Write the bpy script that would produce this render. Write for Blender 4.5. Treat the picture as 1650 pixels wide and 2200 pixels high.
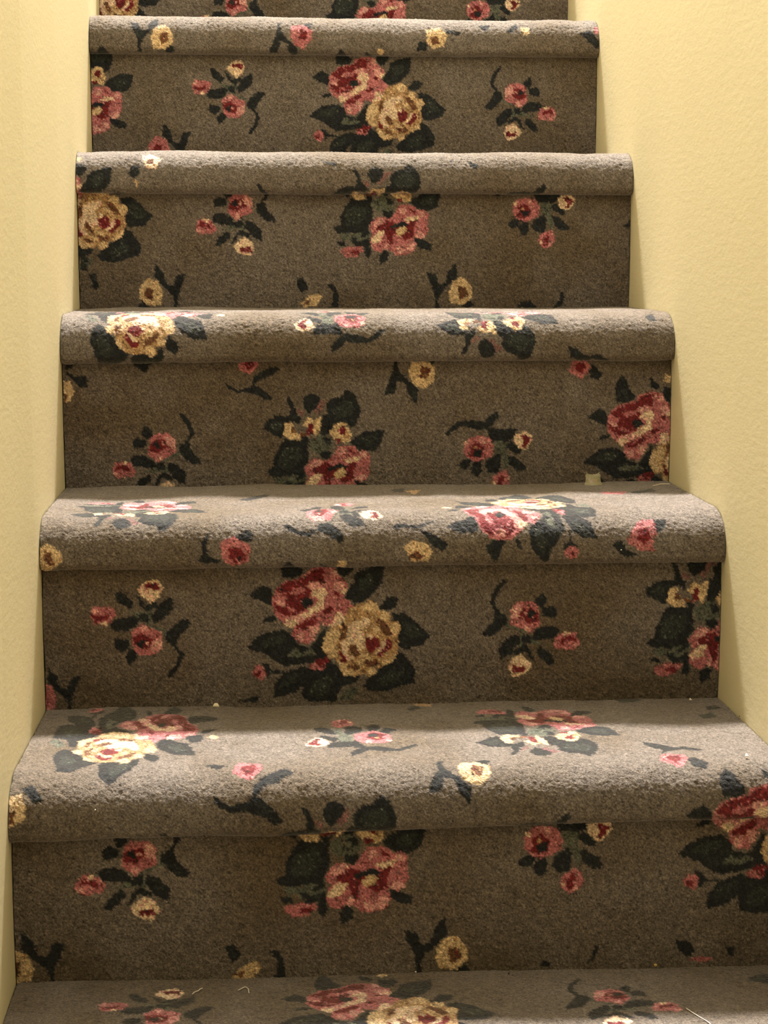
import bpy, math
import numpy as np
from mathutils import Matrix, Vector

for o in list(bpy.data.objects): bpy.data.objects.remove(o)
scene = bpy.context.scene
COL = scene.collection

# ------------------------------------------------------------------ camera
cam_data = bpy.data.cameras.new('camera'); cam = bpy.data.objects.new('camera', cam_data); COL.objects.link(cam)
cam_data.sensor_fit = 'HORIZONTAL'; cam_data.sensor_width = 36.0; cam_data.lens = 3729.7 / 1650 * 36.0
cam_data.clip_start = 0.05
PITCH, YAW, ROLL = 0.145545, -0.074801, -0.000679
f_ = Vector((0, math.cos(PITCH), -math.sin(PITCH))); u_ = Vector((0, math.sin(PITCH), math.cos(PITCH))); r_ = Vector((1, 0, 0))
Rz = Matrix.Rotation(YAW, 3, 'Z'); f_, u_, r_ = Rz @ f_, Rz @ u_, Rz @ r_
r2 = math.cos(ROLL) * r_ + math.sin(ROLL) * u_; u2 = -math.sin(ROLL) * r_ + math.cos(ROLL) * u_
M = Matrix((r2, u2, -f_)).transposed().to_4x4(); M.translation = Vector((-0.14363, -1.63619, 0.70676))
cam.matrix_world = M
scene.camera = cam

# ------------------------------------------------------------------ world, lamp, exposure
world = bpy.data.worlds.new('world'); scene.world = world; world.use_nodes = True
bg = world.node_tree.nodes['Background']; bg.inputs['Color'].default_value = (1.0, 0.94, 0.86, 1); bg.inputs['Strength'].default_value = 3.4
ld = bpy.data.lights.new('ceiling_lamp_light', 'AREA'); ld.shape = 'DISK'; ld.size = 0.70; ld.energy = 1400; ld.color = (1.0, 0.935, 0.87)
lamp = bpy.data.objects.new('ceiling_lamp_light', ld); COL.objects.link(lamp)
lamp.location = (0.02, 3.15, 5.75)
lamp.rotation_euler = Vector((0.0, 0.55, 1.0)).to_track_quat('Z', 'Y').to_euler()
vs = scene.view_settings
vs.view_transform = 'Standard'; vs.look = 'None'; vs.gamma = 1.0; vs.use_curve_mapping = False; vs.exposure = 0.1

rng = np.random.default_rng(7)

# ---- stair geometry (metres): x right, y into the stairs, z up; tread 0 lies at z = 0, riser 0 at y = 0
W2 = 0.38
RUN, RISE, OV, NT = 0.25754, 0.21264, 0.01717, 0.0579
RY, RZ, RB = 0.052, 0.043, 0.010      # nosing: depth and height of the rounded front, radius of its lower edge
# small irregularities of the old stairs, left / right end (metres)
LEVEL = {0: (.0035, .0), 1: (-.0015, -.0022)}
NOSE = {1: (-.0047, .0016), 2: (.0024, .0008)}
WALLY = np.array([-4, -.30, -.02, .22, .53, .78, 1.03, 1.29, 4.])
WALLD = np.array([-.0034, -.0034, -.0030, .0020, .0022, .0006, .0, -.006, -.006])
def wall_left_x(y): return -W2 + np.interp(y, WALLY, WALLD)
def lerp(d, k, u):
    a, b = d.get(k, (0., 0.)); return a + (b - a) * u
# profile of one tread from its back crease (0, 0) forward and round the nosing: (forward, height) by arc length
_a = np.linspace(0, math.pi / 2, 60)
_py = np.concatenate([[0.], RUN + OV - RY + RY * np.sin(_a) ** .96, RUN + OV - RB + RB * np.cos(_a), [RUN]])
_pz = np.concatenate([[0.], -RZ + RZ * np.cos(_a) ** .92, -NT + RB - RB * np.sin(_a), [-NT]])
_ps = np.concatenate([[0.], np.cumsum(np.hypot(np.diff(_py), np.diff(_pz)))])
FLAT, L_NOSE, L_UNDER = _ps[1], _ps[-2], _ps[-1]
L_ARC = _ps[60]
H_RISER = RISE - NT
def panel(k, x, s):
    """Point of the carpet of step k: tread k+1 from its back crease (s = 0) forward over the nosing, then riser k down."""
    x = np.asarray(x, float); s = np.asarray(s, float)
    x, s = np.broadcast_arrays(x, s)
    j = k + 1
    u = np.clip((x + W2) / (2 * W2), 0, 1)
    zt = j * RISE
    lv, ns, lb = lerp(LEVEL, j, u), lerp(NOSE, j, u), lerp(LEVEL, k, u)
    y = j * RUN - np.interp(s, _ps, _py) - np.minimum(s, 0)
    z = zt + np.interp(s, _ps, _pz)
    w = np.clip((s - FLAT) / (L_NOSE - FLAT), 0, 1)
    z = z + lv * (1 - w) + ns * w
    t = np.clip((s - L_UNDER) / H_RISER, 0, 1.2)
    r = s > L_UNDER
    y = np.where(r, k * RUN - 0.003 * np.sin(np.clip(t, 0, 1) * math.pi), y)
    z = np.where(r, (zt - NT + ns) * (1 - t) + (k * RISE + lb) * t, z)
    xx = x + np.interp(y, WALLY, WALLD) * (1 - u)
    return xx, y, z


# ------------------------------------------------------------------ materials
def lin(c):
    c = np.asarray(c, float) / 255.0
    return np.where(c <= 0.04045, c / 12.92, ((c + 0.055) / 1.055) ** 2.4)
def new_mat(name):
    m = bpy.data.materials.new(name); m.use_nodes = True
    return m, m.node_tree.nodes, m.node_tree.links, m.node_tree.nodes['Principled BSDF']
def carpet_material():
    m, N, L, b = new_mat('carpet_pile')
    at = N.new('ShaderNodeAttribute'); at.attribute_name = 'pattern'
    tc = N.new('ShaderNodeTexCoord')
    no = N.new('ShaderNodeTexNoise'); no.inputs['Scale'].default_value = 620; no.inputs['Detail'].default_value = 3
    L.new(tc.outputs['Object'], no.inputs['Vector'])
    mr = N.new('ShaderNodeMapRange'); mr.inputs[1].default_value = .3; mr.inputs[2].default_value = .7; mr.inputs[3].default_value = .50; mr.inputs[4].default_value = 1.50  # colour darkened in the pile hollows, standing in for shade between fibres
    L.new(no.outputs['Fac'], mr.inputs['Value'])
    mx = N.new('ShaderNodeVectorMath'); mx.operation = 'SCALE'
    L.new(at.outputs['Color'], mx.inputs[0]); L.new(mr.outputs[0], mx.inputs['Scale'])
    L.new(mx.outputs[0], b.inputs['Base Color'])
    b.inputs['Roughness'].default_value = 0.95; b.inputs['Specular IOR Level'].default_value = 0.08
    b.inputs['Sheen Weight'].default_value = 0.33; b.inputs['Sheen Roughness'].default_value = 0.5
    b.inputs['Sheen Tint'].default_value = (0.95, 0.90, 0.86, 1)
    bp = N.new('ShaderNodeBump'); bp.inputs['Strength'].default_value = 0.8; bp.inputs['Distance'].default_value = 0.0014
    L.new(no.outputs['Fac'], bp.inputs['Height']); L.new(bp.outputs[0], b.inputs['Normal'])
    return m
def wall_material():
    m, N, L, b = new_mat('yellow_wall_paint')
    tc = N.new('ShaderNodeTexCoord')
    n1 = N.new('ShaderNodeTexNoise'); n1.inputs['Scale'].default_value = 2.2; n1.inputs['Detail'].default_value = 3
    n2 = N.new('ShaderNodeTexNoise'); n2.inputs['Scale'].default_value = 170; n2.inputs['Detail'].default_value = 3; n2.inputs['Roughness'].default_value = .6
    mp = N.new('ShaderNodeMapping'); mp.inputs['Scale'].default_value = (1, .4, 1)      # roller texture drawn out along the wall
    L.new(tc.outputs['Object'], n1.inputs['Vector']); L.new(tc.outputs['Object'], mp.inputs['Vector']); L.new(mp.outputs['Vector'], n2.inputs['Vector'])
    cr = N.new('ShaderNodeValToRGB')
    cr.color_ramp.elements[0].position = .3; cr.color_ramp.elements[0].color = (0.70, 0.630, 0.405, 1)
    cr.color_ramp.elements[1].position = .7; cr.color_ramp.elements[1].color = (0.74, 0.670, 0.440, 1)
    L.new(n1.outputs['Fac'], cr.inputs['Fac']); L.new(cr.outputs['Color'], b.inputs['Base Color'])
    b.inputs['Roughness'].default_value = 0.62; b.inputs['Specular IOR Level'].default_value = 0.3
    bp = N.new('ShaderNodeBump'); bp.inputs['Strength'].default_value = 0.11; bp.inputs['Distance'].default_value = 0.002
    L.new(n2.outputs['Fac'], bp.inputs['Height']); L.new(bp.outputs[0], b.inputs['Normal'])
    return m
def plain(name, col, rough=.8, spec=.3, scale=60, amt=.12):
    m, N, L, b = new_mat(name)
    tc = N.new('ShaderNodeTexCoord'); n = N.new('ShaderNodeTexNoise'); n.inputs['Scale'].default_value = scale
    L.new(tc.outputs['Object'], n.inputs['Vector'])
    cr = N.new('ShaderNodeValToRGB')
    cr.color_ramp.elements[0].color = (*[c * (1 - amt) for c in col], 1); cr.color_ramp.elements[1].color = (*[min(1, c * (1 + amt)) for c in col], 1)
    L.new(n.outputs['Fac'], cr.inputs['Fac']); L.new(cr.outputs['Color'], b.inputs['Base Color'])
    b.inputs['Roughness'].default_value = rough; b.inputs['Specular IOR Level'].default_value = spec
    return m
MAT_CARPET, MAT_WALL = carpet_material(), wall_material()
MAT_WOOD = plain('bare_stair_wood', (.35, .22, .12), scale=20)

# ------------------------------------------------------------------ helpers
def mesh_obj(name, verts, faces, mat, parent=None, smooth=False):
    me = bpy.data.meshes.new(name); me.from_pydata([tuple(map(float, v)) for v in verts], [], faces); me.update()
    if smooth: me.polygons.foreach_set('use_smooth', [True] * len(me.polygons))
    me.materials.append(mat)
    o = bpy.data.objects.new(name, me); COL.objects.link(o); o.parent = parent
    return o
def grid_obj(name, X, Y, Z, colour, mat, parent):
    """A fine sheet from 2-D coordinate arrays with one colour per tuft."""
    r, c = X.shape; n = r * c
    me = bpy.data.meshes.new(name)
    me.vertices.add(n); me.vertices.foreach_set('co', np.stack([X, Y, Z], -1).astype(np.float32).ravel())
    i = (np.arange(r - 1)[:, None] * c + np.arange(c - 1)[None]).ravel()
    q = np.stack([i, i + c, i + c + 1, i + 1], -1).astype(np.int32)
    me.loops.add(q.size); me.loops.foreach_set('vertex_index', q.ravel())
    me.polygons.add(len(q)); me.polygons.foreach_set('loop_start', (np.arange(len(q)) * 4).astype(np.int32))
    me.polygons.foreach_set('use_smooth', np.ones(len(q), bool))
    at = me.attributes.new('pattern', 'FLOAT_COLOR', 'POINT')
    at.data.foreach_set('color', np.concatenate([colour, np.ones((r, c, 1))], -1).astype(np.float32).ravel())
    me.update(calc_edges=True); me.validate()
    me.materials.append(mat)
    o = bpy.data.objects.new(name, me); COL.objects.link(o); o.parent = parent
    return o
def smooth_noise(x, s, cell, seed):
    """Value noise over carpet coordinates (metres)."""
    g = np.random.default_rng(seed).random((96, 96))
    a = (x + 3.1) / cell; b = (s + 1.7) / cell
    ia, ib = np.floor(a).astype(int), np.floor(b).astype(int); fa, fb = a - ia, b - ib
    fa, fb = fa * fa * (3 - 2 * fa), fb * fb * (3 - 2 * fb)
    G = lambda i, j: g[i % 96, j % 96]
    return (G(ia, ib) * (1 - fa) + G(ia + 1, ib) * fa) * (1 - fb) + (G(ia, ib + 1) * (1 - fa) + G(ia + 1, ib + 1) * fa) * fb * 1.0
def inside(poly, X, S):
    r = np.zeros(X.shape, bool); n = len(poly)
    for i in range(n):
        x1, y1 = poly[i]; x2, y2 = poly[i - 1]
        if y1 == y2: continue
        r ^= ((y1 > S) != (y2 > S)) & (X < (x2 - x1) * (S - y1) / (y2 - y1) + x1)
    return r

# ------------------------------------------------------------------ the woven pattern
GROUND = lin((106, 98, 91)); GROUND_WORN = lin((91, 80, 66))
YARN = {'K': lin((32, 35, 38)), 'L': lin((46, 51, 48)), 'G': lin((86, 90, 79)), 'R': lin((104, 34, 38)), 'P': lin((168, 102, 106)),
        'Q': lin((200, 146, 142)), 'C': lin((212, 188, 160)), 'Y': lin((198, 172, 134)), 'O': lin((164, 132, 96)), 'N': lin((100, 68, 48)), 'M': lin((112, 82, 80))}
MOTIFS = {
    'bouquet_two_roses': [
        ('K', [54.7,5.1,57.1,-2.9,63.2,-10.6,70.2,-3.5,74.3,8.7,80.6,16.0,77.1,21.8,65.6,24.0,57.1,23.3,54.9,16.0]),
        ('K', [98.5,-8.7,105.6,-2.9,112.7,2.9,108.5,8.7,99.9,2.9]),
        ('Y', [128.2,-5.8,125.8,-2.7,123.2,0.3,119.8,-1.6,116.4,-3.7,117.7,-7.5,119.1,-11.2,123.0,-10.6,126.8,-9.8]),
        ('K', [20.0,42.2,27.1,34.9,35.7,31.3,44.2,36.4,46.4,46.6,44.2,53.9,37.1,50.2,27.1,46.6]),
        ('K', [116.3,4.4,134.1,5.8,135.6,16.0,127.0,24.0,119.9,21.8,116.3,14.6]),
        ('K', [137.0,20.4,149.8,14.6,169.8,9.5,167.7,30.6,159.8,40.8,149.8,49.5,137.0,51.7,125.6,46.6,128.4,37.8,135.6,29.1]),
        ('K', [167.0,54.6,171.2,46.6,179.8,45.1,186.9,48.8,182.7,56.8,175.5,61.1,162.7,58.2]),
        ('K', [178.4,64.0,191.2,64.0,204.1,71.3,212.6,81.5,222.6,88.8,212.6,100.4,192.6,104.8,184.1,99.0,182.7,81.5]),
        ('K', [15.7,100.4,22.8,91.7,35.7,83.0,57.1,80.1,68.5,87.3,71.3,96.1,85.6,100.4,92.8,93.2,102.7,78.6,108.5,93.2,105.6,115.0,91.3,116.4,74.2,119.4,57.1,120.8,45.7,113.5,32.8,104.8]),
        ('K', [45.7,156.5,47.1,139.7,57.1,128.1,79.9,120.8,88.5,125.2,79.9,139.7,68.5,151.4]),
        ('K', [77.1,149.9,79.9,135.4,88.5,125.2,108.5,115.0,122.7,128.1,142.7,131.0,139.8,139.7,121.3,145.6,115.6,161.6,91.3,161.6,79.9,158.7]),
        ('K', [145.6,144.1,151.3,135.4,168.4,122.3,184.1,104.8,192.6,110.6,205.5,128.1,204.1,142.6,189.8,145.6,169.8,152.1,152.7,149.9]),
        ('K', [33.5,72.0,37.1,66.2,47.1,64.0,49.9,68.4]),
        ('K', [40.0,124.4,57.1,125.9,59.9,128.8,42.8,128.1]),
        ('L', [25.7,96.1,42.8,87.3,59.9,85.9,61.4,91.7,42.8,99.0]),
        ('L', [189.8,72.8,202.6,75.7,214.0,88.8,199.8,93.2,191.2,84.4]),
        ('L', [88.5,139.7,108.5,131.0,114.2,142.6,99.9,154.3,85.6,154.3]),
        ('L', [159.8,139.7,179.8,125.2,191.2,131.0,185.5,139.7,168.4,145.6]),
        ('L', [139.8,26.2,157.0,18.9,158.4,32.0,144.1,40.8]),
        ('L', [49.9,145.6,59.9,132.5,74.2,128.1,68.5,139.7]),
        ('G', [59.9,109.2,71.3,99.0,77.1,106.3,85.6,100.4,92.8,107.7,74.2,111.3]),
        ('G', [118.4,160.1,124.1,151.4,137.0,144.1,141.3,152.8,128.4,160.8]),
        ('R', [85.6,119.4,97.0,112.1,108.5,113.5,102.7,123.7,91.3,125.2]),
        ('P', [84.2,123.7,91.3,116.4,98.5,123.7,104.2,122.3,99.9,126.6]),
        ('P', [47.1,37.8,57.1,27.7,79.9,21.8,85.6,14.6,99.9,10.2,114.2,13.1,118.4,21.8,127.0,27.7,129.1,36.4,124.1,45.1,135.6,53.9,128.4,61.1,122.7,69.9,117.0,75.7,105.6,77.1,97.0,74.2,94.2,84.4,85.6,96.8,74.2,94.6,67.1,87.3,68.5,78.6,59.9,75.7,51.4,67.0,45.7,59.7,45.7,45.1]),
        ('R', [49.2,36.4,61.4,27.7,82.8,22.6,88.5,16.0,102.7,17.5,102.7,29.1,91.3,27.7,79.9,33.5,88.5,37.8,85.6,45.1,89.9,50.9,82.8,56.8,74.2,61.1,71.3,65.5,59.9,65.5,48.5,58.2,47.1,48.0,57.1,50.9,61.4,43.7,52.8,40.8]),
        ('K', [79.2,45.1,88.5,46.6,91.3,51.7,82.8,56.8,76.3,50.9]),
        ('P', [67.1,34.9,79.9,33.5,82.8,37.8,71.3,42.2,64.2,40.8]),
        ('Q', [47.8,46.6,57.1,49.5,59.9,53.9,50.7,53.1]),
        ('P', [61.4,55.3,68.5,56.8,72.8,61.1,64.2,59.7]),
        ('R', [91.3,14.6,102.7,13.1,101.3,27.7,91.3,23.3]),
        ('Q', [85.6,29.8,97.0,27.7,99.9,34.9,91.3,38.6,84.2,34.9]),
        ('C', [91.3,36.4,102.7,34.2,105.6,42.2,101.3,48.0,102.7,56.8,88.5,64.0,79.9,69.1,75.6,65.5,85.6,56.8,95.6,50.9,94.2,45.1,86.3,43.7]),
        ('Q', [59.9,65.5,77.1,64.0,81.3,69.9,71.3,73.5]),
        ('C', [58.5,69.9,68.5,68.4,74.2,72.8,65.6,79.3,59.9,75.7]),
        ('R', [70.6,75.7,82.8,71.3,92.8,64.8,95.6,69.9,84.2,80.1,71.3,80.8]),
        ('R', [99.9,61.1,108.5,55.3,114.2,58.2,105.6,64.0]),
        ('Q', [85.6,75.7,98.5,78.6,94.2,84.4,91.3,91.0,84.9,87.3]),
        ('Q', [71.3,85.9,79.9,83.0,79.9,93.2,74.2,93.2]),
        ('C', [114.2,62.6,122.7,61.9,126.3,68.4,118.4,78.6,107.0,77.1,114.2,71.3]),
        ('Q', [112.7,29.1,122.7,27.7,127.7,37.8,121.3,40.8,112.7,46.6,114.2,36.4]),
        ('C', [121.3,36.4,129.1,34.9,127.0,40.8,121.3,42.2]),
        ('R', [114.2,38.6,119.9,40.8,118.4,45.1,112.7,43.7]),
        ('Q', [109.9,13.1,117.0,16.0,117.0,23.3,111.3,21.8]),
        ('O', [128.4,58.2,142.7,52.4,154.1,48.8,161.3,52.4,164.1,61.1,175.5,62.6,176.9,72.8,185.5,72.8,189.1,80.1,184.1,88.8,185.5,100.4,182.7,112.1,172.7,120.8,161.3,123.7,159.8,131.0,151.3,135.4,147.0,129.5,139.8,132.5,125.6,133.2,119.9,125.2,115.6,115.0,105.6,112.1,99.9,100.4,104.2,84.4,112.7,77.1,122.7,75.7,127.0,65.5]),
        ('Y', [103.5,85.9,112.7,77.9,119.2,81.5,118.4,93.2,114.2,100.4,118.4,109.2,112.7,113.5,105.6,110.6,99.9,100.4]),
        ('Y', [141.3,57.5,152.7,49.5,162.0,53.1,159.8,62.6,152.7,62.6]),
        ('Y', [162.0,67.0,168.4,60.4,176.9,64.0,174.1,71.3,167.0,71.3]),
        ('Y', [176.9,75.7,185.5,73.5,189.1,80.1,182.7,89.5,176.2,85.9]),
        ('C', [128.4,75.7,142.7,69.9,152.7,67.7,154.8,74.2,144.1,81.5,148.4,93.2,148.4,100.4,139.8,104.8,131.3,101.9,128.4,106.3,137.0,115.0,128.4,115.0,122.7,107.7,119.9,96.1,127.0,91.7,127.7,84.4]),
        ('Y', [154.8,79.3,164.1,77.1,167.7,83.0,159.8,85.9]),
        ('N', [128.4,100.4,134.1,96.1,138.4,101.9,142.7,110.6,137.0,112.1]),
        ('R', [147.7,93.2,157.0,87.3,164.8,93.2,164.1,101.9,154.1,108.4,149.1,101.9]),
        ('C', [150.5,85.9,155.5,86.6,154.8,91.7,149.8,90.5]),
        ('R', [169.8,93.2,176.9,93.2,178.4,101.9,167.0,111.3,159.8,109.2,171.2,100.4]),
        ('C', [167.0,94.6,171.0,93.2,170.1,100.4,159.8,109.9,157.7,107.7,165.5,100.4]),
        ('N', [119.9,90.2,122.7,75.7,127.3,76.4,127.0,87.3,121.3,93.2]),
        ('R', [118.4,103.3,123.0,107.7,128.4,116.4,121.3,117.2]),
        ('N', [157.7,69.1,169.8,72.0,179.1,87.3,171.2,88.1,164.1,78.6]),
        ('Y', [117.0,116.4,125.6,117.9,128.4,125.2,141.3,126.6,137.0,131.7,125.6,132.5,119.9,125.2]),
        ('Y', [148.4,126.6,158.4,121.5,160.5,129.5,151.3,135.4]),
        ('Y', [166.2,119.4,182.7,108.4,181.2,115.0,171.2,122.3]),
        ('N', [128.4,119.4,142.7,120.8,139.8,125.2,131.3,123.7]),
        ('N', [145.6,115.0,161.3,115.0,164.1,120.8,151.3,123.7]),
        ('Y', [137.7,115.7,147.0,117.2,142.7,122.6]),
        ('Y', [142.7,107.7,154.1,110.6,157.0,116.4,148.4,115.0]),
        ('P', [21.4,126.6,27.1,119.4,35.7,120.8,38.5,128.1,32.8,136.8,24.3,132.5]),
        ('K', [32.1,117.2,40.7,118.6,44.2,126.6,38.5,134.6,36.8,125.2]),
        ('R', [23.5,128.1,31.4,126.3,30.7,133.2,25.7,131.7]),
    ],
    'bouquet_pink_rose': [
        ('K', [64.6,38.9,70.3,29.8,77.1,27.5,86.2,33.2,87.3,40.1,79.4,49.2,72.6,52.7,68.0,48.1]),
        ('M', [57.3,46.4,68.0,52.1,63.5,56.7,59.0,51.5]),
        ('M', [87.3,35.5,97.5,36.7,88.5,45.8,83.9,53.8,78.2,50.4,83.9,43.5]),
        ('K', [44.2,34.4,48.8,33.2,53.3,40.1,59.0,55.0,63.5,57.3,62.4,67.6,48.8,57.3,49.9,45.8]),
        ('K', [14.7,71.0,20.4,63.0,31.8,56.1,47.6,56.1,54.4,61.8,45.4,64.1,43.1,71.0,42.0,77.9,38.6,83.6,29.5,79.0]),
        ('K', [94.1,42.4,104.3,33.2,113.4,32.1,120.2,22.3,130.4,29.8,137.2,45.8,136.1,57.3,131.5,66.4,124.7,72.2,120.2,65.3,113.4,64.1,104.3,67.6,97.5,77.9,90.7,82.5,86.2,77.9,87.9,64.1,90.7,55.0,96.4,53.8]),
        ('K', [122.5,89.3,133.8,80.2,147.4,74.4,166.7,74.4,165.6,83.6,161.0,96.2,152.0,100.8,136.1,99.6,128.1,92.8]),
        ('K', [43.1,84.8,51.0,87.0,70.3,85.9,72.6,103.1,72.6,112.2,66.9,121.4,66.9,127.1,61.2,134.0,48.8,130.6,37.4,132.9,24.9,131.7,18.1,124.8,28.4,119.1,28.4,108.8,34.0,97.4]),
        ('L', [36.3,100.8,49.9,93.9,63.5,96.2,63.5,110.0,51.0,121.4,36.3,121.4,34.0,112.2]),
        ('L', [99.8,48.1,113.4,37.8,124.7,36.7,130.4,48.1,122.5,57.3,107.7,58.4]),
        ('L', [22.7,68.7,31.8,61.8,39.7,64.1,38.6,73.3,31.8,74.4]),
        ('L', [136.1,87.0,149.7,80.2,158.8,80.2,154.2,91.6,142.9,93.9]),
        ('G', [72.6,88.2,88.5,79.0,99.8,84.8,103.2,95.1,96.4,100.8,81.6,103.1,73.7,98.5]),
        ('K', [90.7,82.5,99.8,83.6,100.9,91.6,94.1,93.9]),
        ('K', [85.6,101.4,99.8,100.2,100.4,108.8,93.0,111.1,87.3,106.5]),
        ('K', [63.5,80.2,72.6,82.5,72.6,89.3,65.8,87.0]),
        ('G', [40.8,136.3,52.2,129.4,68.0,131.7,68.0,143.2,43.1,144.3]),
        ('K', [54.4,136.3,64.6,126.0,69.2,131.7,59.0,137.4]),
        ('G', [25.6,133.2,41.1,131.0,42.2,140.0,32.2,142.2]),
        ('K', [42.2,137.7,50.0,137.7,52.2,146.7,45.6,146.7]),
        ('K', [23.3,143.3,33.3,143.3,36.7,150.1,27.8,148.9]),
        ('K', [46.7,144.5,67.8,137.7,68.9,146.7,50.0,150.1]),
        ('P', [28.9,152.3,42.2,150.1,58.9,148.9,60.0,155.7,50.0,163.5,36.7,164.7,28.9,159.0]),
        ('R', [41.1,155.7,54.5,154.0,54.5,160.2,43.3,160.7]),
        ('K', [61.1,147.8,68.9,146.7,70.0,157.9,66.7,166.9,61.1,161.3]),
        ('K', [81.1,161.3,88.9,153.4,94.5,157.9,93.4,168.0,83.3,174.8,81.1,169.1]),
        ('K', [127.8,138.8,134.5,136.6,144.5,142.2,155.6,146.7,152.3,154.6,138.9,152.3,132.2,146.7]),
        ('Y', [44.2,65.3,49.9,63.6,53.9,66.4,51.0,73.3,56.7,77.9,61.8,79.0,61.8,85.9,49.9,86.5,40.8,79.0,43.1,71.0]),
        ('N', [51.0,69.9,56.7,73.3,57.8,79.0,51.0,77.9]),
        ('Y', [64.6,67.6,72.6,58.4,79.4,61.8,87.9,57.3,87.9,68.7,81.6,82.5,78.2,77.9,78.2,68.7,70.3,71.0]),
        ('R', [72.6,64.1,78.2,65.3,78.2,79.0,69.2,80.2,71.4,71.0]),
        ('N', [60.1,74.4,70.3,79.0,68.0,82.5,62.4,81.3]),
        ('Y', [97.5,77.9,104.3,68.7,113.4,63.0,120.2,66.4,125.9,79.0,123.6,88.2,116.8,90.5,108.9,84.8,104.3,84.8]),
        ('R', [107.7,74.4,113.4,68.7,119.1,71.0,118.5,80.2,112.3,79.0]),
        ('R', [105.5,84.8,114.5,84.2,113.4,89.3,108.9,90.5]),
        ('O', [117.9,73.3,123.6,77.9,122.5,84.8,116.8,82.5]),
        ('P', [66.9,123.7,72.6,114.5,79.4,108.8,89.6,110.0,96.4,112.2,105.5,100.8,107.7,93.9,122.5,92.8,131.5,95.1,133.8,100.8,144.0,99.6,150.3,106.5,148.9,110.8,148.9,128.7,141.1,138.8,128.9,136.6,132.2,145.6,128.9,155.7,116.7,161.3,103.3,161.3,96.7,154.5,88.9,152.3,83.3,157.9,72.2,154.5,68.9,144.4,72.2,132.1]),
        ('R', [79.4,119.1,94.1,114.5,102.1,119.1,120.2,119.1,132.7,115.7,128.1,126.0,129.3,136.3,117.9,140.9,111.1,136.3,102.1,131.7,96.4,137.4,90.7,134.0,88.5,129.4,78.2,128.3]),
        ('K', [96.4,120.3,102.1,119.1,112.3,115.7,122.5,119.1,119.1,122.6,107.7,122.6,100.9,126.0,96.4,124.8]),
        ('Y', [103.2,129.4,107.7,123.7,115.7,121.4,120.2,126.0,116.8,131.7,110.0,135.2,105.5,134.0]),
        ('C', [115.7,112.2,124.7,108.8,134.9,107.7,137.8,111.1,130.4,115.7,125.9,119.7,120.2,115.7]),
        ('Q', [72.0,120.3,81.6,110.0,89.6,111.1,86.2,119.1,77.1,122.0]),
        ('C', [68.6,142.0,73.7,135.2,81.6,128.3,89.6,129.4,86.2,136.3,82.8,143.2,72.6,146.0]),
        ('Q', [129.3,135.2,136.1,129.4,144.0,130.6,145.2,136.3,137.2,140.3]),
        ('R', [121.3,96.2,129.3,100.8,131.5,104.8,123.6,101.9]),
        ('Q', [108.9,98.5,117.9,96.2,120.2,103.1,111.1,106.5]),
        ('Q', [136.1,101.9,144.0,101.9,146.3,108.8,138.3,110.0]),
        ('R', [90.0,124.3,100.0,134.3,101.2,145.6,94.5,151.2,92.2,137.7]),
        ('Q', [103.4,151.2,116.7,146.7,127.8,143.3,131.1,148.9,123.4,157.9,107.8,159.0]),
        ('P', [107.8,151.2,117.8,146.7,123.4,150.1,114.5,153.4]),
        ('Q', [87.8,152.3,93.9,143.9,96.1,148.9,91.1,154.6]),
        ('R', [122.2,115.3,133.4,113.0,130.0,119.8,123.4,119.8]),
    ],
    'sprig_three_flowers': [
        ('G', [96.2,55.2,121.3,57.6,131.0,50.4,128.1,69.3,118.9,68.4,107.3,59.7]),
        ('G', [122.8,69.0,146.5,78.6,144.9,82.7,124.1,72.9]),
        ('K', [88.1,34.6,95.8,32.7,110.2,47.5,106.8,55.3,93.5,46.3]),
        ('K', [110.4,36.0,117.4,41.7,122.0,49.7,135.4,45.3,136.8,50.2,124.3,57.0,117.3,50.5]),
        ('K', [151.5,40.0,153.5,53.8,142.5,65.5,131.6,69.5,128.4,61.8,139.2,46.9]),
        ('K', [83.6,72.8,87.9,64.8,110.0,61.6,117.2,63.5,111.7,72.9,100.6,78.4,88.0,77.6]),
        ('K', [116.0,58.8,126.6,58.7,126.5,69.5,117.5,68.0]),
        ('K', [88.2,85.7,104.6,88.9,103.2,97.4,94.6,101.1,87.8,95.7]),
        ('K', [98.9,105.2,104.3,96.7,112.9,101.7,111.5,108.9,102.7,115.3]),
        ('K', [169.9,66.5,172.2,70.4,161.4,82.2,156.1,94.0,145.5,92.2,143.7,83.0,154.1,71.2,160.8,66.8]),
        ('K', [153.4,91.0,163.8,104.5,159.2,117.9,148.2,131.7,145.1,128.0,154.3,115.4,158.2,104.0,151.1,93.8]),
        ('C', [113.7,34.1,118.6,27.0,126.9,22.8,135.3,20.6,142.3,31.3,138.1,41.3,128.3,47.0,121.4,41.3]),
        ('R', [121.4,27.0,131.1,25.6,138.8,26.3,137.4,34.9,129.7,31.6,124.2,33.4]),
        ('P', [61.4,56.9,67.0,49.8,78.1,51.2,89.3,52.6,90.7,59.8,85.1,68.3,75.3,71.1,65.6,69.7]),
        ('R', [62.8,59.5,75.3,61.2,83.7,56.6,81.6,64.0,69.8,67.2]),
        ('C', [71.8,69.7,79.5,65.5,80.2,71.1]),
        ('Q', [62.8,54.1,69.8,52.6,69.8,56.9,64.2,57.6]),
        ('P', [106.0,79.7,118.6,69.0,128.3,75.4,140.2,79.7,140.2,96.8,132.5,104.6,115.8,105.3,109.5,99.6]),
        ('R', [107.4,84.0,118.6,80.4,125.6,85.4,134.6,88.2,125.6,98.2,115.8,97.5,109.5,92.5]),
        ('K', [110.1,90.8,120.9,86.3,118.3,98.2]),
        ('Q', [129.7,89.6,140.2,85.4,140.2,96.8,131.1,103.2,127.6,97.5]),
        ('Q', [120.7,90.4,126.2,90.4,124.4,95.0]),
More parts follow.
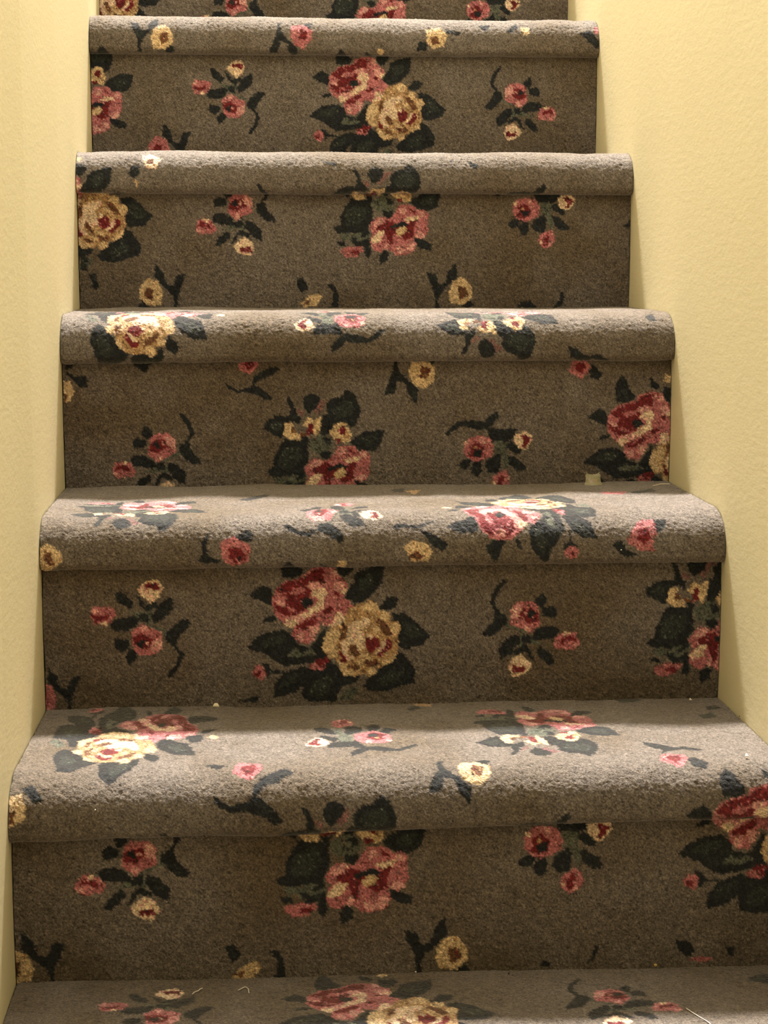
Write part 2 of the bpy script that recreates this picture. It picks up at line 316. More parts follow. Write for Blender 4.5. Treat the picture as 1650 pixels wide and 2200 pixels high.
        ('Q', [115.8,72.6,122.8,71.1,124.2,76.8,117.2,78.3]),
    ],
    'sprig_side_flowers': [
        ('G', [70.8,31.4,85.4,33.3,84.5,49.3,75.6,52.2,70.2,41.2]),
        ('G', [78.4,49.4,87.4,49.3,87.5,65.0,82.4,68.6]),
        ('K', [5.7,22.5,9.8,25.4,20.5,17.3,28.5,12.9,42.6,16.9,52.9,19.0,66.6,12.8,74.6,1.9,73.2,-5.6,62.4,1.3,55.8,8.5,42.6,5.9,24.5,7.0,15.0,14.4]),
        ('K', [57.9,16.2,69.8,15.8,71.0,28.6,66.7,34.2]),
        ('K', [67.9,18.0,96.5,16.4,95.9,28.5,85.3,33.0,70.3,31.6,66.1,35.1]),
        ('K', [83.7,38.3,89.5,32.2,98.4,39.9,103.4,44.3,101.3,50.2,87.9,43.5]),
        ('K', [59.3,57.8,74.7,47.6,78.7,54.9,77.2,66.0,74.8,73.6,63.3,72.7,58.4,65.8]),
        ('K', [85.7,50.6,91.9,51.1,105.1,59.8,110.1,66.8,107.3,70.7,98.7,70.3,89.6,63.0]),
        ('K', [23.8,61.9,32.9,54.4,41.7,55.9,38.4,65.3,32.9,67.7,26.6,66.2]),
        ('K', [39.0,66.9,45.2,57.8,53.0,58.0,54.5,71.2,49.2,77.2,43.1,75.3]),
        ('P', [30.8,33.5,40.5,26.7,54.0,25.8,64.1,29.2,69.1,39.6,67.4,49.9,58.2,55.0,47.2,59.3,35.4,53.3,31.2,48.2]),
        ('R', [37.1,39.6,47.2,33.5,52.3,37.8,57.3,41.3,54.0,51.6,47.2,55.0,33.7,51.6,40.5,44.7]),
        ('K', [42.5,44.0,55.1,42.5,53.4,51.8,44.5,52.3]),
        ('Q', [50.6,26.7,57.3,28.4,58.2,34.4,52.3,34.0]),
        ('C', [30.3,33.5,36.2,32.2,35.8,38.7]),
        ('O', [43.0,39.6,47.2,39.1,47.2,42.1,43.8,42.6]),
        ('C', [93.6,26.7,99.5,23.2,108.7,21.1,117.2,24.9,118.0,31.8,113.0,37.8,107.9,43.9,101.2,41.3,95.3,36.1]),
        ('R', [100.3,26.7,106.2,24.5,116.3,29.2,112.1,36.1,107.9,41.3,102.4,39.6,107.1,34.4,105.4,30.1]),
        ('P', [68.3,77.4,75.9,72.2,84.3,68.8,89.4,75.7,90.2,85.1,85.1,92.0,75.9,95.4,70.0,91.1,66.6,84.3]),
        ('R', [73.3,83.4,79.2,74.8,83.0,79.1,79.2,86.0,81.3,91.1,74.2,92.4]),
        ('C', [68.3,83.4,72.3,84.3,72.3,88.6,69.1,87.3]),
        ('Q', [82.6,86.8,86.0,89.4,82.6,92.9,79.2,92.0]),
    ],
    'single_flower': [
        ('Y', [194.9,203.0,201.2,186.1,215.6,181.0,227.2,194.5,227.2,208.6,217.0,218.5,199.0,217.1]),
        ('N', [207.3,194.5,218.4,194.0,221.7,205.8,210.1,212.0]),
        ('K', [163.4,174.0,176.8,176.8,181.3,191.6,191.0,188.2,193.6,174.5,204.7,161.0,207.0,180.3,191.6,195.2,182.9,203.9,180.2,214.6,183.0,224.4,176.3,223.6,175.0,203.2,168.9,188.8]),
        ('K', [213.4,220.5,223.9,212.0,230.3,219.9,223.9,225.0]),
    ],
    'cut_flower': [
        ('K', [312.4,185.4,321.2,182.7,329.6,196.7,319.0,204.5]),
        ('Y', [318.6,218.4,329.7,207.5,342.6,203.1,347.9,209.6,340.8,221.0,323.3,223.2]),
        ('N', [318.6,216.6,331.9,211.8,328.6,221.0]),
        ('K', [355.3,191.9,363.5,190.8,370.0,202.9,371.6,223.0,357.7,224.8,362.9,214.5,364.0,202.8]),
    ],
    'hanging_flower': [
        ('P', [254.8,12.9,249.5,19.7,243.9,26.2,236.3,22.1,229.1,17.5,231.7,9.2,234.9,1.1,243.4,2.4,251.7,4.2]),
        ('R', [250.0,12.9,246.3,17.5,241.1,20.1,237.5,15.4,236.1,9.7,241.4,7.2,247.2,7.1]),
        ('K', [243.8,40.2,248.5,29.3,260.3,19.2,272.0,15.0,280.7,18.4,268.3,28.3,254.3,32.4,246.7,40.2]),
        ('K', [214.1,36.6,219.8,38.6,227.5,44.5,241.2,41.7,251.0,38.5,262.5,46.5,271.1,55.1,264.4,57.7,254.8,51.9,241.2,48.1,227.5,48.5,216.0,42.5]),
        ('K', [206.4,7.8,214.2,4.6,227.1,8.8,216.3,12.4]),
    ],
    'side_flower': [
        ('P', [272.0,89.0,266.5,96.2,260.5,103.0,252.7,98.6,245.0,93.8,247.8,85.2,251.2,76.7,260.0,78.0,268.8,79.9]),
        ('R', [266.3,88.2,262.5,92.9,257.2,95.7,253.5,90.9,252.1,84.9,257.5,82.4,263.5,82.3]),
        ('K', [269.8,92.5,274.8,85.5,288.3,97.5,282.2,104.6,272.2,101.4]),
        ('K', [239.5,48.1,250.7,51.5,265.5,61.2,277.5,57.9,291.4,67.1,284.7,70.3,272.8,65.4,258.0,71.4,250.8,77.8,254.5,68.4,243.0,60.9]),
    ],
}
PLACED = [   # step, motif, x and s of the motif origin on the carpet (mm), 2x2 turn or mirror, pink instead of yellow
    (-1, 'bouquet_two_roses', -144.0, 8.7, (1, 0, 0, 1), 0),
    (-1, 'sprig_three_flowers', -357.2, -0.7, (1, 0, 0, 1), 0),
    (-1, 'sprig_three_flowers', 317.7, 154.8, (-1, 0, 0, -1), 0),
    (-1, 'bouquet_pink_rose', 321.2, -34.1, (1, 0, 0, 1), 0),
    (0, 'bouquet_pink_rose', -145.5, 251.5, (1, 0, 0, 1), 0),
    (0, 'sprig_three_flowers', -381.6, 436.6, (1, 0, 0, -1), 0),
    (0, 'sprig_side_flowers', 87.6, 303.7, (1, 0, 0, 1), 0),
    (0, 'bouquet_two_roses', 256.5, 263.7, (1, 0, 0, 1), 0),
    (0, 'single_flower', -164.4, 259.3, (1, 0, 0, 1), 0),
    (0, 'single_flower', -167.0, 261.7, (-1, 0, 0, 1), 0),
    (0, 'cut_flower', -489.0, 260.2, (1, 0, 0, 1), 0),
    (0, 'bouquet_two_roses', -195.9, -27.6, (0, -1, 1.28, 0), 0),
    (0, 'sprig_side_flowers', 27.3, 196.6, (-1.03, 0, 0, -1.35), 0),
    (0, 'bouquet_pink_rose', 67.4, 250.2, (1, 0, 0, -1.3), 0),
    (0, 'hanging_flower', -442.9, 218.0, (1.2, 0, 0, 1.45), 0),
    (0, 'single_flower', -141.6, 448.7, (1, 0, 0, -1), 0),
    (0, 'side_flower', -24.4, 111.8, (1.15, 0, 0, 1.35), 0),
    (1, 'sprig_three_flowers', -389.8, 316.8, (1, 0, 0, 1), 0),
    (1, 'bouquet_two_roses', -172.3, 315.5, (1, 0, 0, 1), 0),
    (1, 'sprig_three_flowers', 279.5, 473.7, (-1, 0, 0, -1), 0),
    (1, 'bouquet_pink_rose', 276.1, 290.7, (1, 0, 0, 1), 0),
    (1, 'single_flower', -201.4, 296.0, (-0.85, 0, 0, 0.85), 1),
    (1, 'bouquet_pink_rose', -367.7, 291.6, (1, 0, 0, -1), 0),
    (1, 'sprig_three_flowers', 17.3, 113.1, (0, -1, 1, 0), 0),
    (1, 'bouquet_two_roses', 77.8, 328.8, (0, 1, -1, 0), 0),
    (2, 'sprig_three_flowers', -383.0, 519.4, (1, 0, 0, -1), 0),
    (2, 'bouquet_pink_rose', -150.2, 337.7, (1, 0, 0, 1), 0),
    (2, 'sprig_side_flowers', 86.0, 394.6, (1, 0, 0, 1), 0),
    (2, 'bouquet_two_roses', 253.3, 356.1, (1, 0, 0, 1), 0),
    (2, 'hanging_flower', -393.5, 316.9, (1, 0, 0, 1), 0),
    (2, 'single_flower', -147.2, 542.6, (1, 0, 0, -1), 0),
    (2, 'side_flower', 4.5, 247.0, (1, 0, 0, 1), 0),
    (2, 'bouquet_two_roses', -190.7, 117.1, (0, -1, 1, 0), 0),
    (2, 'sprig_side_flowers', 24.2, 296.9, (-1, 0, 0, -1), 0),
    (2, 'bouquet_pink_rose', 67.0, 337.6, (1, 0, 0, -1), 0),
    (3, 'bouquet_two_roses', -500.4, 267.1, (1, 0, 0, 1), 0),
    (3, 'sprig_three_flowers', -283.3, 430.7, (1, 0, 0, -1), 0),
    (3, 'bouquet_pink_rose', -51.3, 247.6, (1, 0, 0, 1), 0),
    (3, 'sprig_side_flowers', 183.7, 304.7, (1, 0, 0, 1), 0),
    (3, 'single_flower', -71.0, 258.7, (-1, 0, 0, 1), 0),
    (3, 'cut_flower', -397.0, 256.8, (1, 0, 0, 1), 0),
    (3, 'single_flower', -68.7, 257.7, (1, 0, 0, 1), 0),
    (4, 'bouquet_pink_rose', -483.3, 280.4, (1, 0, 0, 1), 0),
    (4, 'sprig_three_flowers', -293.1, 312.4, (1, 0, 0, 1), 0),
    (4, 'bouquet_two_roses', -71.8, 316.2, (1, 0, 0, 1), 0),
    (4, 'sprig_three_flowers', 380.1, 470.2, (-1, 0, 0, -1), 0),
    (4, 'single_flower', -69.2, 263.6, (-1, 0, 0, 1), 1),
    (4, 'single_flower', -484.2, 89.5, (1, 0, 0, 1), 0),
    (4, 'single_flower', -279.2, 486.6, (1, 0, 0, -1), 1),
    (5, 'bouquet_two_roses', -502.2, 331.9, (1, 0, 0, 1), 0),
    (5, 'sprig_three_flowers', -284.6, 518.6, (1, 0, 0, -1), 0),
    (5, 'bouquet_pink_rose', -35.7, 321.9, (1, 0, 0, 1), 0),
    (5, 'sprig_side_flowers', 182.3, 394.2, (1, 0, 0, 1), 0),
]
LOOSE_SHAPES = [   # step, colour, outline on the carpet (mm)
    (0,'K', [19.9,22.9,33.7,3.5,37.3,20.1,25.7,33.4]),
    (0,'O', [28.8,-1.0,53.4,-9.6,48.3,14.8,33.1,9.6]),
    (0,'K', [260.8,1.5,276.9,-3.6,294.1,4.0,278.1,15.4,262.0,16.2]),
    (0,'K', [355.2,37.5,369.3,34.5,370.7,48.8,354.2,51.6]),
    (0,'L', [339.3,68.5,357.2,59.9,356.2,83.4,339.9,86.1]),
    (1,'K', [-164.8,125.1,-146.8,98.4,-128.4,83.4,-130.2,103.7,-155.0,133.8]),
    (1,'K', [21.5,48.8,40.1,32.8,33.6,75.4,22.3,74.5]),
    (1,'O', [37.5,63.0,58.6,51.8,46.1,93.2]),
    (1,'P', [272.9,94.5,305.6,88.6,297.5,113.2,271.6,115.3]),
    (1,'K', [306.7,97.2,342.6,65.8,343.3,87.4,312.4,110.2]),
    (2,'K', [346.5,248.4,357.2,240.0,359.1,259.9,349.9,261.7]),
    (0,'K', [138.1,470.0,147.5,470.3,146.4,476.6,135.4,475.7]),
    (0,'K', [190.5,455.2,195.2,456.6,190.9,470.3,184.0,477.2,182.8,475.1,188.4,466.4]),
    (0,'K', [271.6,452.6,285.9,454.2,293.4,464.5,284.1,470.5,276.8,465.3]),
    (0,'P', [284.3,474.3,296.0,469.6,311.5,472.5,305.8,476.6]),
    (0,'K', [322.9,461.6,331.2,460.6,332.9,471.9,326.8,469.2]),
    (0,'Y', [-380.4,268.2,-368.7,263.7,-363.3,277.7,-365.2,288.4,-374.0,294.6,-379.5,296.6]),
    (0,'N', [-379.6,281.6,-373.0,280.7,-374.0,292.4,-378.8,294.4]),
    (0,'K', [-369.2,258.4,-358.6,254.5,-346.1,271.5,-354.7,274.7,-361.8,266.4]),
    (1,'K', [-168.4,475.2,-151.3,470.5,-142.8,470.6,-145.7,476.3]),
    (1,'K', [-360.1,326.2,-351.7,310.5,-350.2,307.5,-358.8,328.9]),
    (1,'Y', [-379.7,287.6,-372.1,281.1,-364.4,285.2,-354.3,294.5,-355.7,302.5,-362.4,308.2,-379.8,326.4,-379.4,304.9]),
    (1,'N', [-374.6,291.7,-368.2,290.4,-365.9,299.7,-360.9,303.8,-368.7,306.5,-374.8,299.6]),
    (1,'P', [-184.0,281.7,-167.4,275.5,-151.0,286.9,-152.4,303.9,-170.2,311.1,-181.8,301.1]),
    (1,'R', [-174.6,289.1,-160.5,288.0,-154.7,301.4,-167.8,306.8,-174.7,298.7]),
    (1,'K', [-167.4,276.8,-155.6,265.7,-146.6,271.7,-151.0,282.5,-160.4,280.7]),
    (1,'K', [-205.1,283.9,-195.3,267.6,-198.6,286.4,-197.7,296.0,-181.9,304.8,-198.4,307.2,-208.2,303.2,-202.4,293.6]),
    (1,'Y', [17.3,290.0,27.6,282.2,42.1,285.3,49.7,295.2,44.5,307.1,27.5,308.3]),
    (1,'N', [22.6,299.9,32.3,295.0,42.0,302.6,32.3,306.3]),
    (1,'K', [34.5,266.4,54.6,276.6,68.0,288.1,61.4,295.9,49.3,287.9]),
    (1,'K', [3.6,266.5,14.4,258.7,33.6,262.5,56.8,253.6,38.1,267.0,21.2,265.6,8.9,268.4]),
    (1,'P', [267.7,285.5,282.5,259.5,300.6,256.0,303.4,272.9,296.7,290.8,299.7,298.7,281.9,297.5,269.1,288.5]),
    (1,'R', [281.9,272.6,293.4,269.4,295.0,283.3,286.8,291.1,279.2,283.1]),
    (1,'K', [300.2,257.9,316.0,256.3,310.8,273.0,302.5,276.2]),
    (1,'K', [249.3,290.2,262.3,284.9,267.0,295.3,280.0,302.9,264.7,304.8]),
    (2,'K', [-376.3,331.9,-372.2,326.7,-359.3,311.9,-366.7,331.9,-374.2,336.3]),
    (2,'K', [-376.4,335.6,-365.1,343.4,-350.3,342.2,-347.4,358.1,-359.8,355.0,-372.5,341.5]),
    (2,'Y', [-378.6,349.9,-370.8,348.6,-364.2,362.0,-371.3,373.5,-379.1,375.4]),
    (2,'N', [-378.9,363.8,-373.6,365.7,-376.9,375.4]),
    (3,'K', [221.1,481.0,227.2,473.6,239.8,471.6,251.8,482.2]),
    (3,'K', [283.9,457.1,289.5,466.8,285.5,478.4,269.0,482.5,279.8,473.7,282.6,464.0]),
    (3,'K', [151.3,263.8,164.9,272.4,161.7,279.6,154.0,274.5]),
    (3,'K', [123.2,269.7,129.8,262.6,133.2,265.7]),
    (3,'K', [-51.9,266.6,-27.0,271.4,-32.6,277.2]),
    (3,'K', [369.5,369.1,375.7,365.5,379.0,359.5,379.1,373.2]),
    (3,'C', [-291.5,257.2,-280.2,252.4,-264.8,264.5,-272.3,281.2,-286.2,278.9]),
    (3,'N', [-286.0,266.2,-275.6,264.6,-275.1,273.9,-283.8,273.9]),
    (3,'K', [-309.6,287.9,-304.5,275.5,-293.7,275.5,-293.7,287.9,-302.4,294.2]),
    (3,'Y', [-302.1,295.8,-295.9,298.5,-298.1,305.7]),
    (3,'K', [-366.9,435.2,-358.4,432.3,-353.1,451.6,-359.1,455.3]),
    (3,'L', [-376.6,409.7,-366.2,411.8,-367.8,430.6,-377.1,428.5]),
    (4,'Y', [118.7,274.1,139.2,269.3,150.1,283.6,144.4,301.0,127.1,303.8,119.2,292.5]),
    (4,'N', [124.3,287.7,136.1,284.7,138.8,295.6,127.0,298.4]),
    (4,'K', [104.8,307.5,107.5,292.6,119.2,294.7,119.3,306.6]),
    (4,'K', [146.9,270.0,172.6,280.3,163.5,284.1,149.8,277.9]),
    (4,'K', [195.1,264.0,215.9,263.6,208.5,279.3]),
    (4,'K', [239.0,277.0,255.5,257.3,258.0,268.5,245.0,280.2]),
    (4,'Y', [260.9,267.6,274.7,267.4,273.7,279.3,264.5,283.1]),
    (4,'K', [348.8,278.5,366.9,272.3,380.4,293.1,377.8,304.5,362.9,291.0]),
    (4,'P', [372.6,266.9,381.1,260.8,380.2,282.0,374.8,278.9]),
    (4,'K', [-59.5,471.2,-51.0,467.0,-42.6,471.1,-45.5,476.6,-56.7,476.6]),
]

CELL = 0.00165
KEYS = ['_'] + list(YARN)                       # '_' is the plain ground
MIX = {'K': 'LLK', 'L': 'KKG', 'G': 'KL_', 'R': 'PKR', 'P': 'QRM', 'Q': 'PPC', 'C': 'YQQ', 'Y': 'COO', 'O': 'YNY', 'N': 'ROK', 'M': '__P'}   # stray yarns
def weave(k, X, S):
    """Yarn colour of every tuft at carpet coordinates X, S (metres) of step k."""
    r, c = X.shape
    g = np.random.default_rng(100 + k)
    wob = lambda sd: (smooth_noise(X, S, .0038, sd + k) - .5) * 1.5 + g.uniform(-.7, .7, X.shape)
    Xm, Sm = X * 1000 + wob(11), S * 1000 + wob(23)
    idx = np.zeros(X.shape, np.int8)
    def paint(p, key):
        m = (Xm > p[:, 0].min()) & (Xm < p[:, 0].max()) & (Sm > p[:, 1].min()) & (Sm < p[:, 1].max())
        rows = np.where(m.any(1))[0]; cols = np.where(m.any(0))[0]
        if not len(rows): return
        a, b, d, e = rows[0], rows[-1] + 1, cols[0], cols[-1] + 1
        idx[a:b, d:e][inside(p, Xm[a:b, d:e], Sm[a:b, d:e])] = KEYS.index(key)
    for kk, name, ox, oy, t, pink in PLACED:
        if kk != k: continue
        for key, pts in MOTIFS[name]:
            p = np.asarray(pts, float).reshape(-1, 2)
            if pink: key = {'Y': 'P', 'N': 'R'}.get(key, key)
            paint(np.stack([ox + t[0] * p[:, 0] + t[1] * p[:, 1], oy + t[2] * p[:, 0] + t[3] * p[:, 1]], -1), key)
    for kk, key, pts in LOOSE_SHAPES:
        if kk == k: paint(np.asarray(pts, float).reshape(-1, 2), key)
    # stray tufts of a neighbouring yarn inside every colour field
    pick = .55 * smooth_noise(X, S, .0034, 300 + k) + .45 * g.random(X.shape)
    which = g.integers(0, 3, X.shape)
    new = idx.copy()
    for key, alts in MIX.items():
        m = (idx == KEYS.index(key)) & (pick > .70)
        for q in range(3): new[m & (which == q)] = KEYS.index(alts[q])
    worn = np.clip(smooth_noise(X, S, .11, 40 + k) * 1.3 - .3 + (smooth_noise(X, S, .035, 60 + k) - .5) * .7, 0, 1)[..., None]
    col = GROUND * (1 - worn) + GROUND_WORN * worn
    pal = np.array([[0, 0, 0]] + [YARN[q] for q in YARN])
    col = np.where((new > 0)[..., None], pal[new], col)
    tone = 1 + g.normal(0, .24, (r, c, 1)) + (smooth_noise(X, S, .006, 80 + k)[..., None] - .5) * .25  # random yarn tone, its contrast also standing in for shade between fibres
    return np.clip(col * tone, .002, 1)

# ------------------------------------------------------------------ staircase
stairs = bpy.data.objects.new('staircase', None); COL.objects.link(stairs)
stairs['label'] = 'steep carpeted staircase with dark floral rose pattern between yellow walls'; stairs['category'] = 'staircase'

def carpet_sheet(name, k, s0, s1, cell):
    nx, ns = int(2 * W2 / cell) + 1, int((s1 - s0) / cell) + 1
    g = np.random.default_rng(500 + 10 * k + (name[0] == 'r'))
    xs = np.linspace(-W2 + .0012, W2 - .0012, nx); ss = np.linspace(s0, s1, ns)
    X, S = np.meshgrid(xs, ss)
    X = X + g.uniform(-.35, .35, X.shape) * cell; S = S + g.uniform(-.35, .35, S.shape) * cell
    S[0], S[-1] = s0, s1
    # frayed cut edges along the walls
    fray = lambda sd: np.maximum(0, smooth_noise(S[:, 0] * 0 + .3, S[:, 0], .011, sd) - .35) * .0014 + g.uniform(0, .0006, ns)
    X[:, 0] = -W2 + .0006 + fray(5 + k); X[:, -1] = W2 - .0006 - fray(9 + k)
    x, y, z = panel(k, X, S)
    h = 1e-4
    xa, ya, za = panel(k, X, S + h); xb, yb, zb = panel(k, X, S - h)
    ty, tz = ya - yb, za - zb; ln = np.sqrt(ty * ty + tz * tz) + 1e-12
    ny, nz = tz / ln, -ty / ln                       # outward normal (towards the viewer / up)
    low = (smooth_noise(X, S, .09, 200 + k) - .5) * .004 + (smooth_noise(X, S, .03, 220 + k) - .5) * .0016
    if name[0] == 'r': low *= .6
    bend = np.exp(-((S - (FLAT + .040)) / .018) ** 2) if name[0] == 't' else 0.0
    tuft = g.normal(0, 1, X.shape) * ((.00022 if name[0] == 't' else .00034) + .00022 * bend) + (smooth_noise(X, S, .0045, 260 + k) - .5) * .0005
    edge = np.clip(np.minimum(X + W2, W2 - X) / .006, 0, 1)
    d = low * edge + tuft
    d[0] = np.minimum(d[0], 0); d[-1] = np.minimum(d[-1], 0)
    return grid_obj(name, x, y + ny * d, z + nz * d, weave(k, X, S), MAT_CARPET, stairs)

for k in range(-1, 6):
    fine = CELL if k >= 0 else CELL
    carpet_sheet('tread_carpet', k, -.004, L_UNDER + .001, fine if k < 5 else .006)
    carpet_sheet('riser_carpet', k, L_UNDER, L_UNDER + H_RISER * 1.02, fine if k >= 0 else .006)

# unseen wooden carcass under the carpet, added to block light leaks
prof = []
for k in range(-1, 7):
    prof += [((k - 1) * RUN + .012 if k > -1 else -2 * RUN + .012, k * RISE - .012), (k * RUN + .012, k * RISE - .012)]
prof = [(-RUN + .012, -2 * RISE)] + [(-RUN + .012, -.012)] + [p for p in prof[3:]] + [(6 * RUN + .012, -2 * RISE)]
n = len(prof)
vs_ = [(-W2 + .004, y, z) for y, z in prof] + [(W2 - .004, y, z) for y, z in prof]
mesh_obj('stair_carcass', vs_, [tuple(range(n)), tuple(range(2 * n - 1, n - 1, -1))] + [(i, i + n, (i + 1) % n + n, (i + 1) % n) for i in range(n)], MAT_WOOD, stairs)

# ------------------------------------------------------------------ the setting
def struct(o): o['kind'] = 'structure'; return o
ys = np.concatenate([np.linspace(-3.4, -.4, 8), np.linspace(-.3, 1.6, 60), np.linspace(1.8, 3.6, 8)])
zb, zt_ = -2 * RISE, 2.6
v = []; 
for y in ys:
    x = float(wall_left_x(y)); v += [(x, y, zb), (x, y, zt_), (x - .12, y, zt_), (x - .12, y, zb)]
fc = []
for i in range(len(ys) - 1):
    a = 4 * i
    fc += [(a, a + 4, a + 5, a + 1), (a + 1, a + 5, a + 6, a + 2), (a + 2, a + 6, a + 7, a + 3), (a + 3, a + 7, a + 4, a)]
m_ = len(v); fc += [(0, 1, 2, 3), (m_ - 1, m_ - 2, m_ - 3, m_ - 4)]
struct(mesh_obj('wall_left', v, fc, MAT_WALL))
def box(name, x0, x1, y0, y1, z0, z1, mat, parent=None):
    v = [(x, y, z) for x in (x0, x1) for y in (y0, y1) for z in (z0, z1)]
    return mesh_obj(name, v, [(0, 1, 3, 2), (4, 6, 7, 5), (0, 4, 5, 1), (2, 3, 7, 6), (0, 2, 6, 4), (1, 5, 7, 3)], mat, parent)
struct(box('wall_right', W2, W2 + .12, -3.4, 3.6, zb, zt_, MAT_WALL))

struct(box('ceiling_light_block', -W2, W2, -3.4, -1.3, 2.15, 2.3, plain('ceiling_paint', (.8, .76, .66))))  # unseen slab added to block world light from above the lower steps
struct(box('wall_back_light_block', -W2, W2, -3.52, -3.4, zb, 2.3, MAT_WALL))  # unseen end wall added to cut the front light on the risers
struct(box('floor', -W2, W2, -3.4, -RUN - .05, zb - .12, zb, plain('floor_boards', (.10, .07, .045), .5)))  # unseen dark base added to keep light from below off the risers

# ------------------------------------------------------------------ small loose things lying on the carpet
MAT_CREAM = plain('cream_crumb', (.80, .70, .50), .7); MAT_WHITE = plain('white_fluff', (.82, .76, .66), .8)
MAT_AMBER = plain('amber_crumb', (.62, .42, .12), .5); MAT_DARK = plain('dark_grit', (.03, .022, .015), .6)
MAT_SPLINT = plain('pale_wood', (.72, .56, .36), .7)
ms, N_, L_, b_ = new_mat('translucent_scrap')
b_.inputs['Base Color'].default_value = (.42, .38, .20, 1); b_.inputs['Roughness'].default_value = .35; b_.inputs['Alpha'].default_value = .4
BITS = [   # name, category, label, shape, step, points on the carpet (mm), size (mm)
    ('plastic_scrap', 'scrap', 'crumpled translucent yellowish scrap standing against the riser near the right wall', 'scrap', 1, [(265.2, 33.1), (288.4, 35.0)], 20),
    ('pale_sliver', 'sliver', 'long thin curved pale sliver on the tread beside the right wall', 'strip', 1, [(347.7, 48.6), (362.2, 31.9), (373.8, 32.8)], 1.6),
    ('wood_splinter', 'splinter', 'pale straight splinter leaning on the riser under the pink and yellow sprig', 'leaning', 1, [(104.3, -16.1), (129.6, -95.4)], 1.6),
    ('carpet_crumb', 'crumb', 'tiny cream crumb at the riser foot left of the yellowish scrap', 'crumb', 1, [(212.5, -2.8)], 2.4),
    ('paint_chip', 'chip', 'small triangular cream chip at the riser foot below the large two-rose bouquet', 'chip', 0, [(-191.4, 1.2)], 6.5),
    ('carpet_crumb', 'crumb', 'tiny round white crumb just right of the triangular cream chip', 'crumb', 0, [(-181.1, -4.1)], 2.6),
    ('flat_sliver', 'sliver', 'flat white sliver at the riser foot right of the triangular cream chip', 'strip', 0, [(-155.6, -6.4), (-146.7, -5.7)], 1.2),
    ('bent_thread', 'thread', 'stiff white thread bent like a hook on the lowest tread', 'thread', -1, [(-163.7, 31.3), (-156.6, 23.1), (-153.8, 27.7), (-152.9, 38.5)], 1.0),
    ('lint_curl', 'lint', 'short white curl of lint on the lowest tread left of the bent thread', 'thread', -1, [(-207.3, 37.1), (-204.8, 31.9), (-201.8, 29.9), (-200.1, 25.7), (-197.5, 23.7)], 1.1),
    ('carpet_crumb', 'crumb', 'tiny oval white crumb above the dark leaf on the lowest tread', 'crumb', -1, [(11.5, -0.3)], 2.2),
    ('carpet_crumb', 'crumb', 'white upright crumb at the lowest riser foot left of the dark stem', 'crumb', -1, [(167.2, -3.8)], 3.0),
    ('carpet_crumb', 'crumb', 'amber yellow crumb at the lowest riser foot towards the right', 'amber', -1, [(252.7, 0.6)], 3.6),
    ('dark_speck', 'speck', 'small dark brown speck on the lowest tread right of the yellow flower', 'dark', -1, [(103.2, 10.3)], 2.2),
    ('long_fibre', 'fibre', 'long pale fibre lying across the front of the lowest tread at right', 'thread', -1, [(259.3, 99.7), (262.7, 109.2), (267.1, 119.6), (272.5, 131.0), (273.9, 139.1)], 1.0),
    ('white_flake', 'flake', 'small white flake beside the dark leaf on the nosing at the right wall', 'chip', 0, [(346.1, 234.9)], 3.6),
    ('white_flake', 'flake', 'tiny white flake in the shade at the back of the tread near the right wall', 'chip', 0, [(344.8, 11.9)], 2.8),
    ('dark_speck', 'speck', 'black speck where the tread meets the foot of the right wall', 'dark', 0, [(380.5, 89.1)], 2.4),
    ('lint_speck', 'lint', 'tiny white lint speck on the front of the lowest full nosing at left', 'crumb', 0, [(-297.2, 281.7)], 1.4),
    ('lint_speck', 'lint', 'tiny pale lint dot beside the pink flower on a nosing front', 'crumb', 1, [(260.5, 295.9)], 1.8),
]
def surface(k, x, s, lift=0.0):
    p = np.array([float(v) for v in panel(k, x, s)]); h = 1e-3
    a = np.array([float(v) for v in panel(k, x, s + h)]) - np.array([float(v) for v in panel(k, x, s - h)])
    n = np.array([0, a[2], -a[1]]); n /= np.linalg.norm(n)
    return p + n * lift, n
def tube(name, pts, r, mat, sides=6):
    pts = [Vector(p) for p in pts]; v = []; f = []
    for i, p in enumerate(pts):
        t = (pts[min(i + 1, len(pts) - 1)] - pts[max(i - 1, 0)]).normalized()
        u = t.cross(Vector((0, 0, 1))).normalized(); w = u.cross(t)
        rr = r * (.55 if i in (0, len(pts) - 1) else 1)
        v += [p + (u * math.cos(q) + w * math.sin(q) * .7) * rr for q in [2 * math.pi * j / sides for j in range(sides)]]
    for i in range(len(pts) - 1):
        f += [(i * sides + j, i * sides + (j + 1) % sides, (i + 1) * sides + (j + 1) % sides, (i + 1) * sides + j) for j in range(sides)]
    f += [tuple(range(sides - 1, -1, -1)), tuple(range(len(v) - sides, len(v)))]
    return mesh_obj(name, v, f, mat, smooth=True)
def rough_ball(name, c, r, mat, g, flat=.75):
    v = []; f = []; R, C = 5, 8
    for i in range(R + 1):
        th = math.pi * i / R
        for j in range(C):
            q = 2 * math.pi * j / C; d = r * g.uniform(.75, 1.15)
            v.append((c[0] + d * math.sin(th) * math.cos(q), c[1] + d * math.sin(th) * math.sin(q), c[2] + d * flat * math.cos(th)))
    for i in range(R):
        f += [(i * C + j, (i + 1) * C + j, (i + 1) * C + (j + 1) % C, i * C + (j + 1) % C) for j in range(C)]
    return mesh_obj(name, v, f, mat)
def smooth_line(pts, n=6):
    out = []
    for i in range(len(pts) - 1):
        for t in range(n): out.append(pts[i] + (pts[i + 1] - pts[i]) * t / n)
    return out + [pts[-1]]
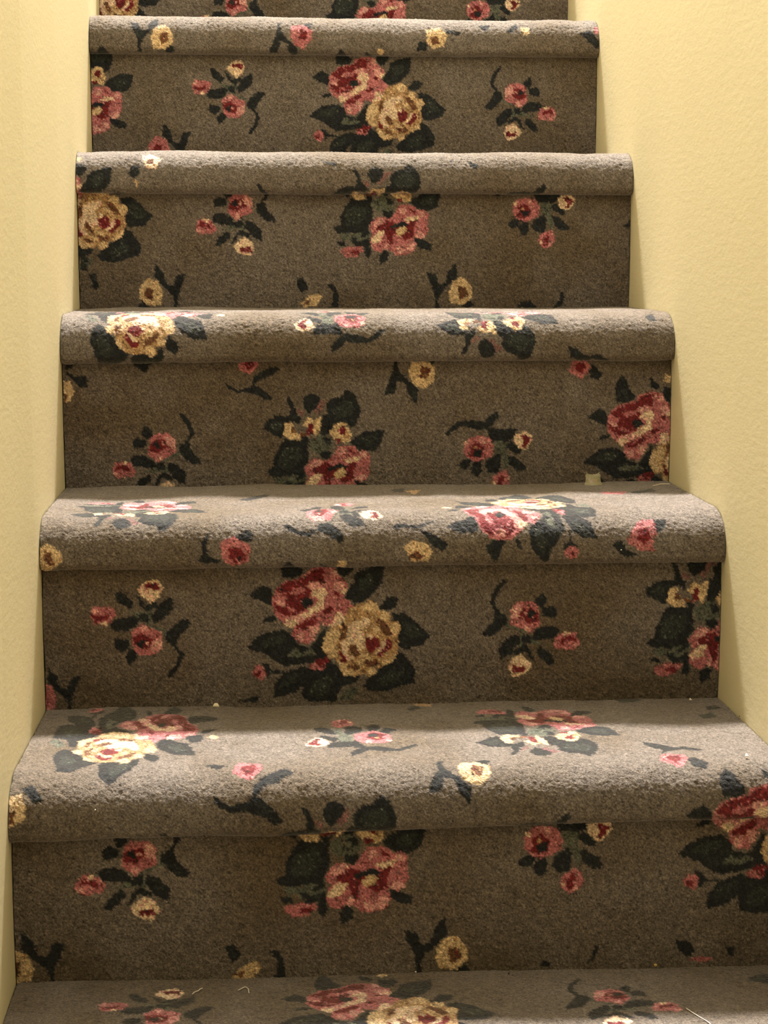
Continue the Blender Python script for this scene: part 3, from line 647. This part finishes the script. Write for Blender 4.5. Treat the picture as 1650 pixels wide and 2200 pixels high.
for bi, (name, cat, label, shape, k, pts, size) in enumerate(BITS):
    g = np.random.default_rng(900 + bi); r = size / 2000
    P3 = [surface(k, x / 1000, s / 1000, .0006 + (r if shape not in ('scrap', 'chip') else 0)) for x, s in pts]
    c = P3[0][0]
    if shape in ('thread', 'strip'):
        line = smooth_line([p for p, n in P3]); mid = len(line) / 2
        o = tube(name, line, r, MAT_WHITE if shape == 'thread' else MAT_CREAM)
    elif shape == 'leaning':
        o = tube(name, smooth_line([p for p, n in P3]), r, MAT_SPLINT)
    elif shape == 'chip':
        e, n = P3[0]; nv = Vector(n); u = nv.cross(Vector((0, 1, .3))).normalized(); w = u.cross(nv)
        tri = [(-.55, -.35), (.5, -.4), (.45, -.1), (.1, .6), (-.1, .5)]
        lo = [Vector(e) + (u * a + w * b) * r * 2 for a, b in tri]
        hi = [p + nv * r * (.5 + .9 * (b > 0)) for p, (a, b) in zip(lo, tri)]
        q = len(tri)
        o = mesh_obj(name, lo + hi, [tuple(range(q - 1, -1, -1)), tuple(range(q, 2 * q))] + [(i, (i + 1) % q, (i + 1) % q + q, i + q) for i in range(q)], MAT_CREAM if size > 5 else MAT_WHITE)
    elif shape == 'scrap':
        a, b = P3[0][0], P3[1][0]; U = 8; V = 7; v = []; f = []
        wdt = np.linalg.norm(b - a)
        for sgn in (0, 1):
            for i in range(V + 1):
                t = i / V
                for j in range(U + 1):
                    q = j / U
                    half = .5 - .10 * math.sin(math.pi * t) - .12 * (t > .75)
                    x = (a[0] + b[0]) / 2 + (q - .5) * 2 * half * wdt
                    y = a[1] + .002 - .006 * math.sin(math.pi * q) * (1 - t) + .006 * t + sgn * .0004
                    z = a[2] + .0002 + t * .0145 - .002 * math.sin(math.pi * q) * t + .0012 * (abs(q - .5) > .4) * (t > .5)
                    v.append((x, y, z))
        m0 = (U + 1) * (V + 1)
        for sgn in (0, 1):
            for i in range(V):
                for j in range(U):
                    e = sgn * m0 + i * (U + 1) + j; qd = (e, e + 1, e + U + 2, e + U + 1)
                    f.append(qd if sgn == 0 else qd[::-1])
        o = mesh_obj(name, v, f, ms, smooth=True)
    else:
        o = rough_ball(name, c, r, {'crumb': MAT_WHITE, 'amber': MAT_AMBER, 'dark': MAT_DARK}[shape], g)
    o['label'] = label; o['category'] = cat
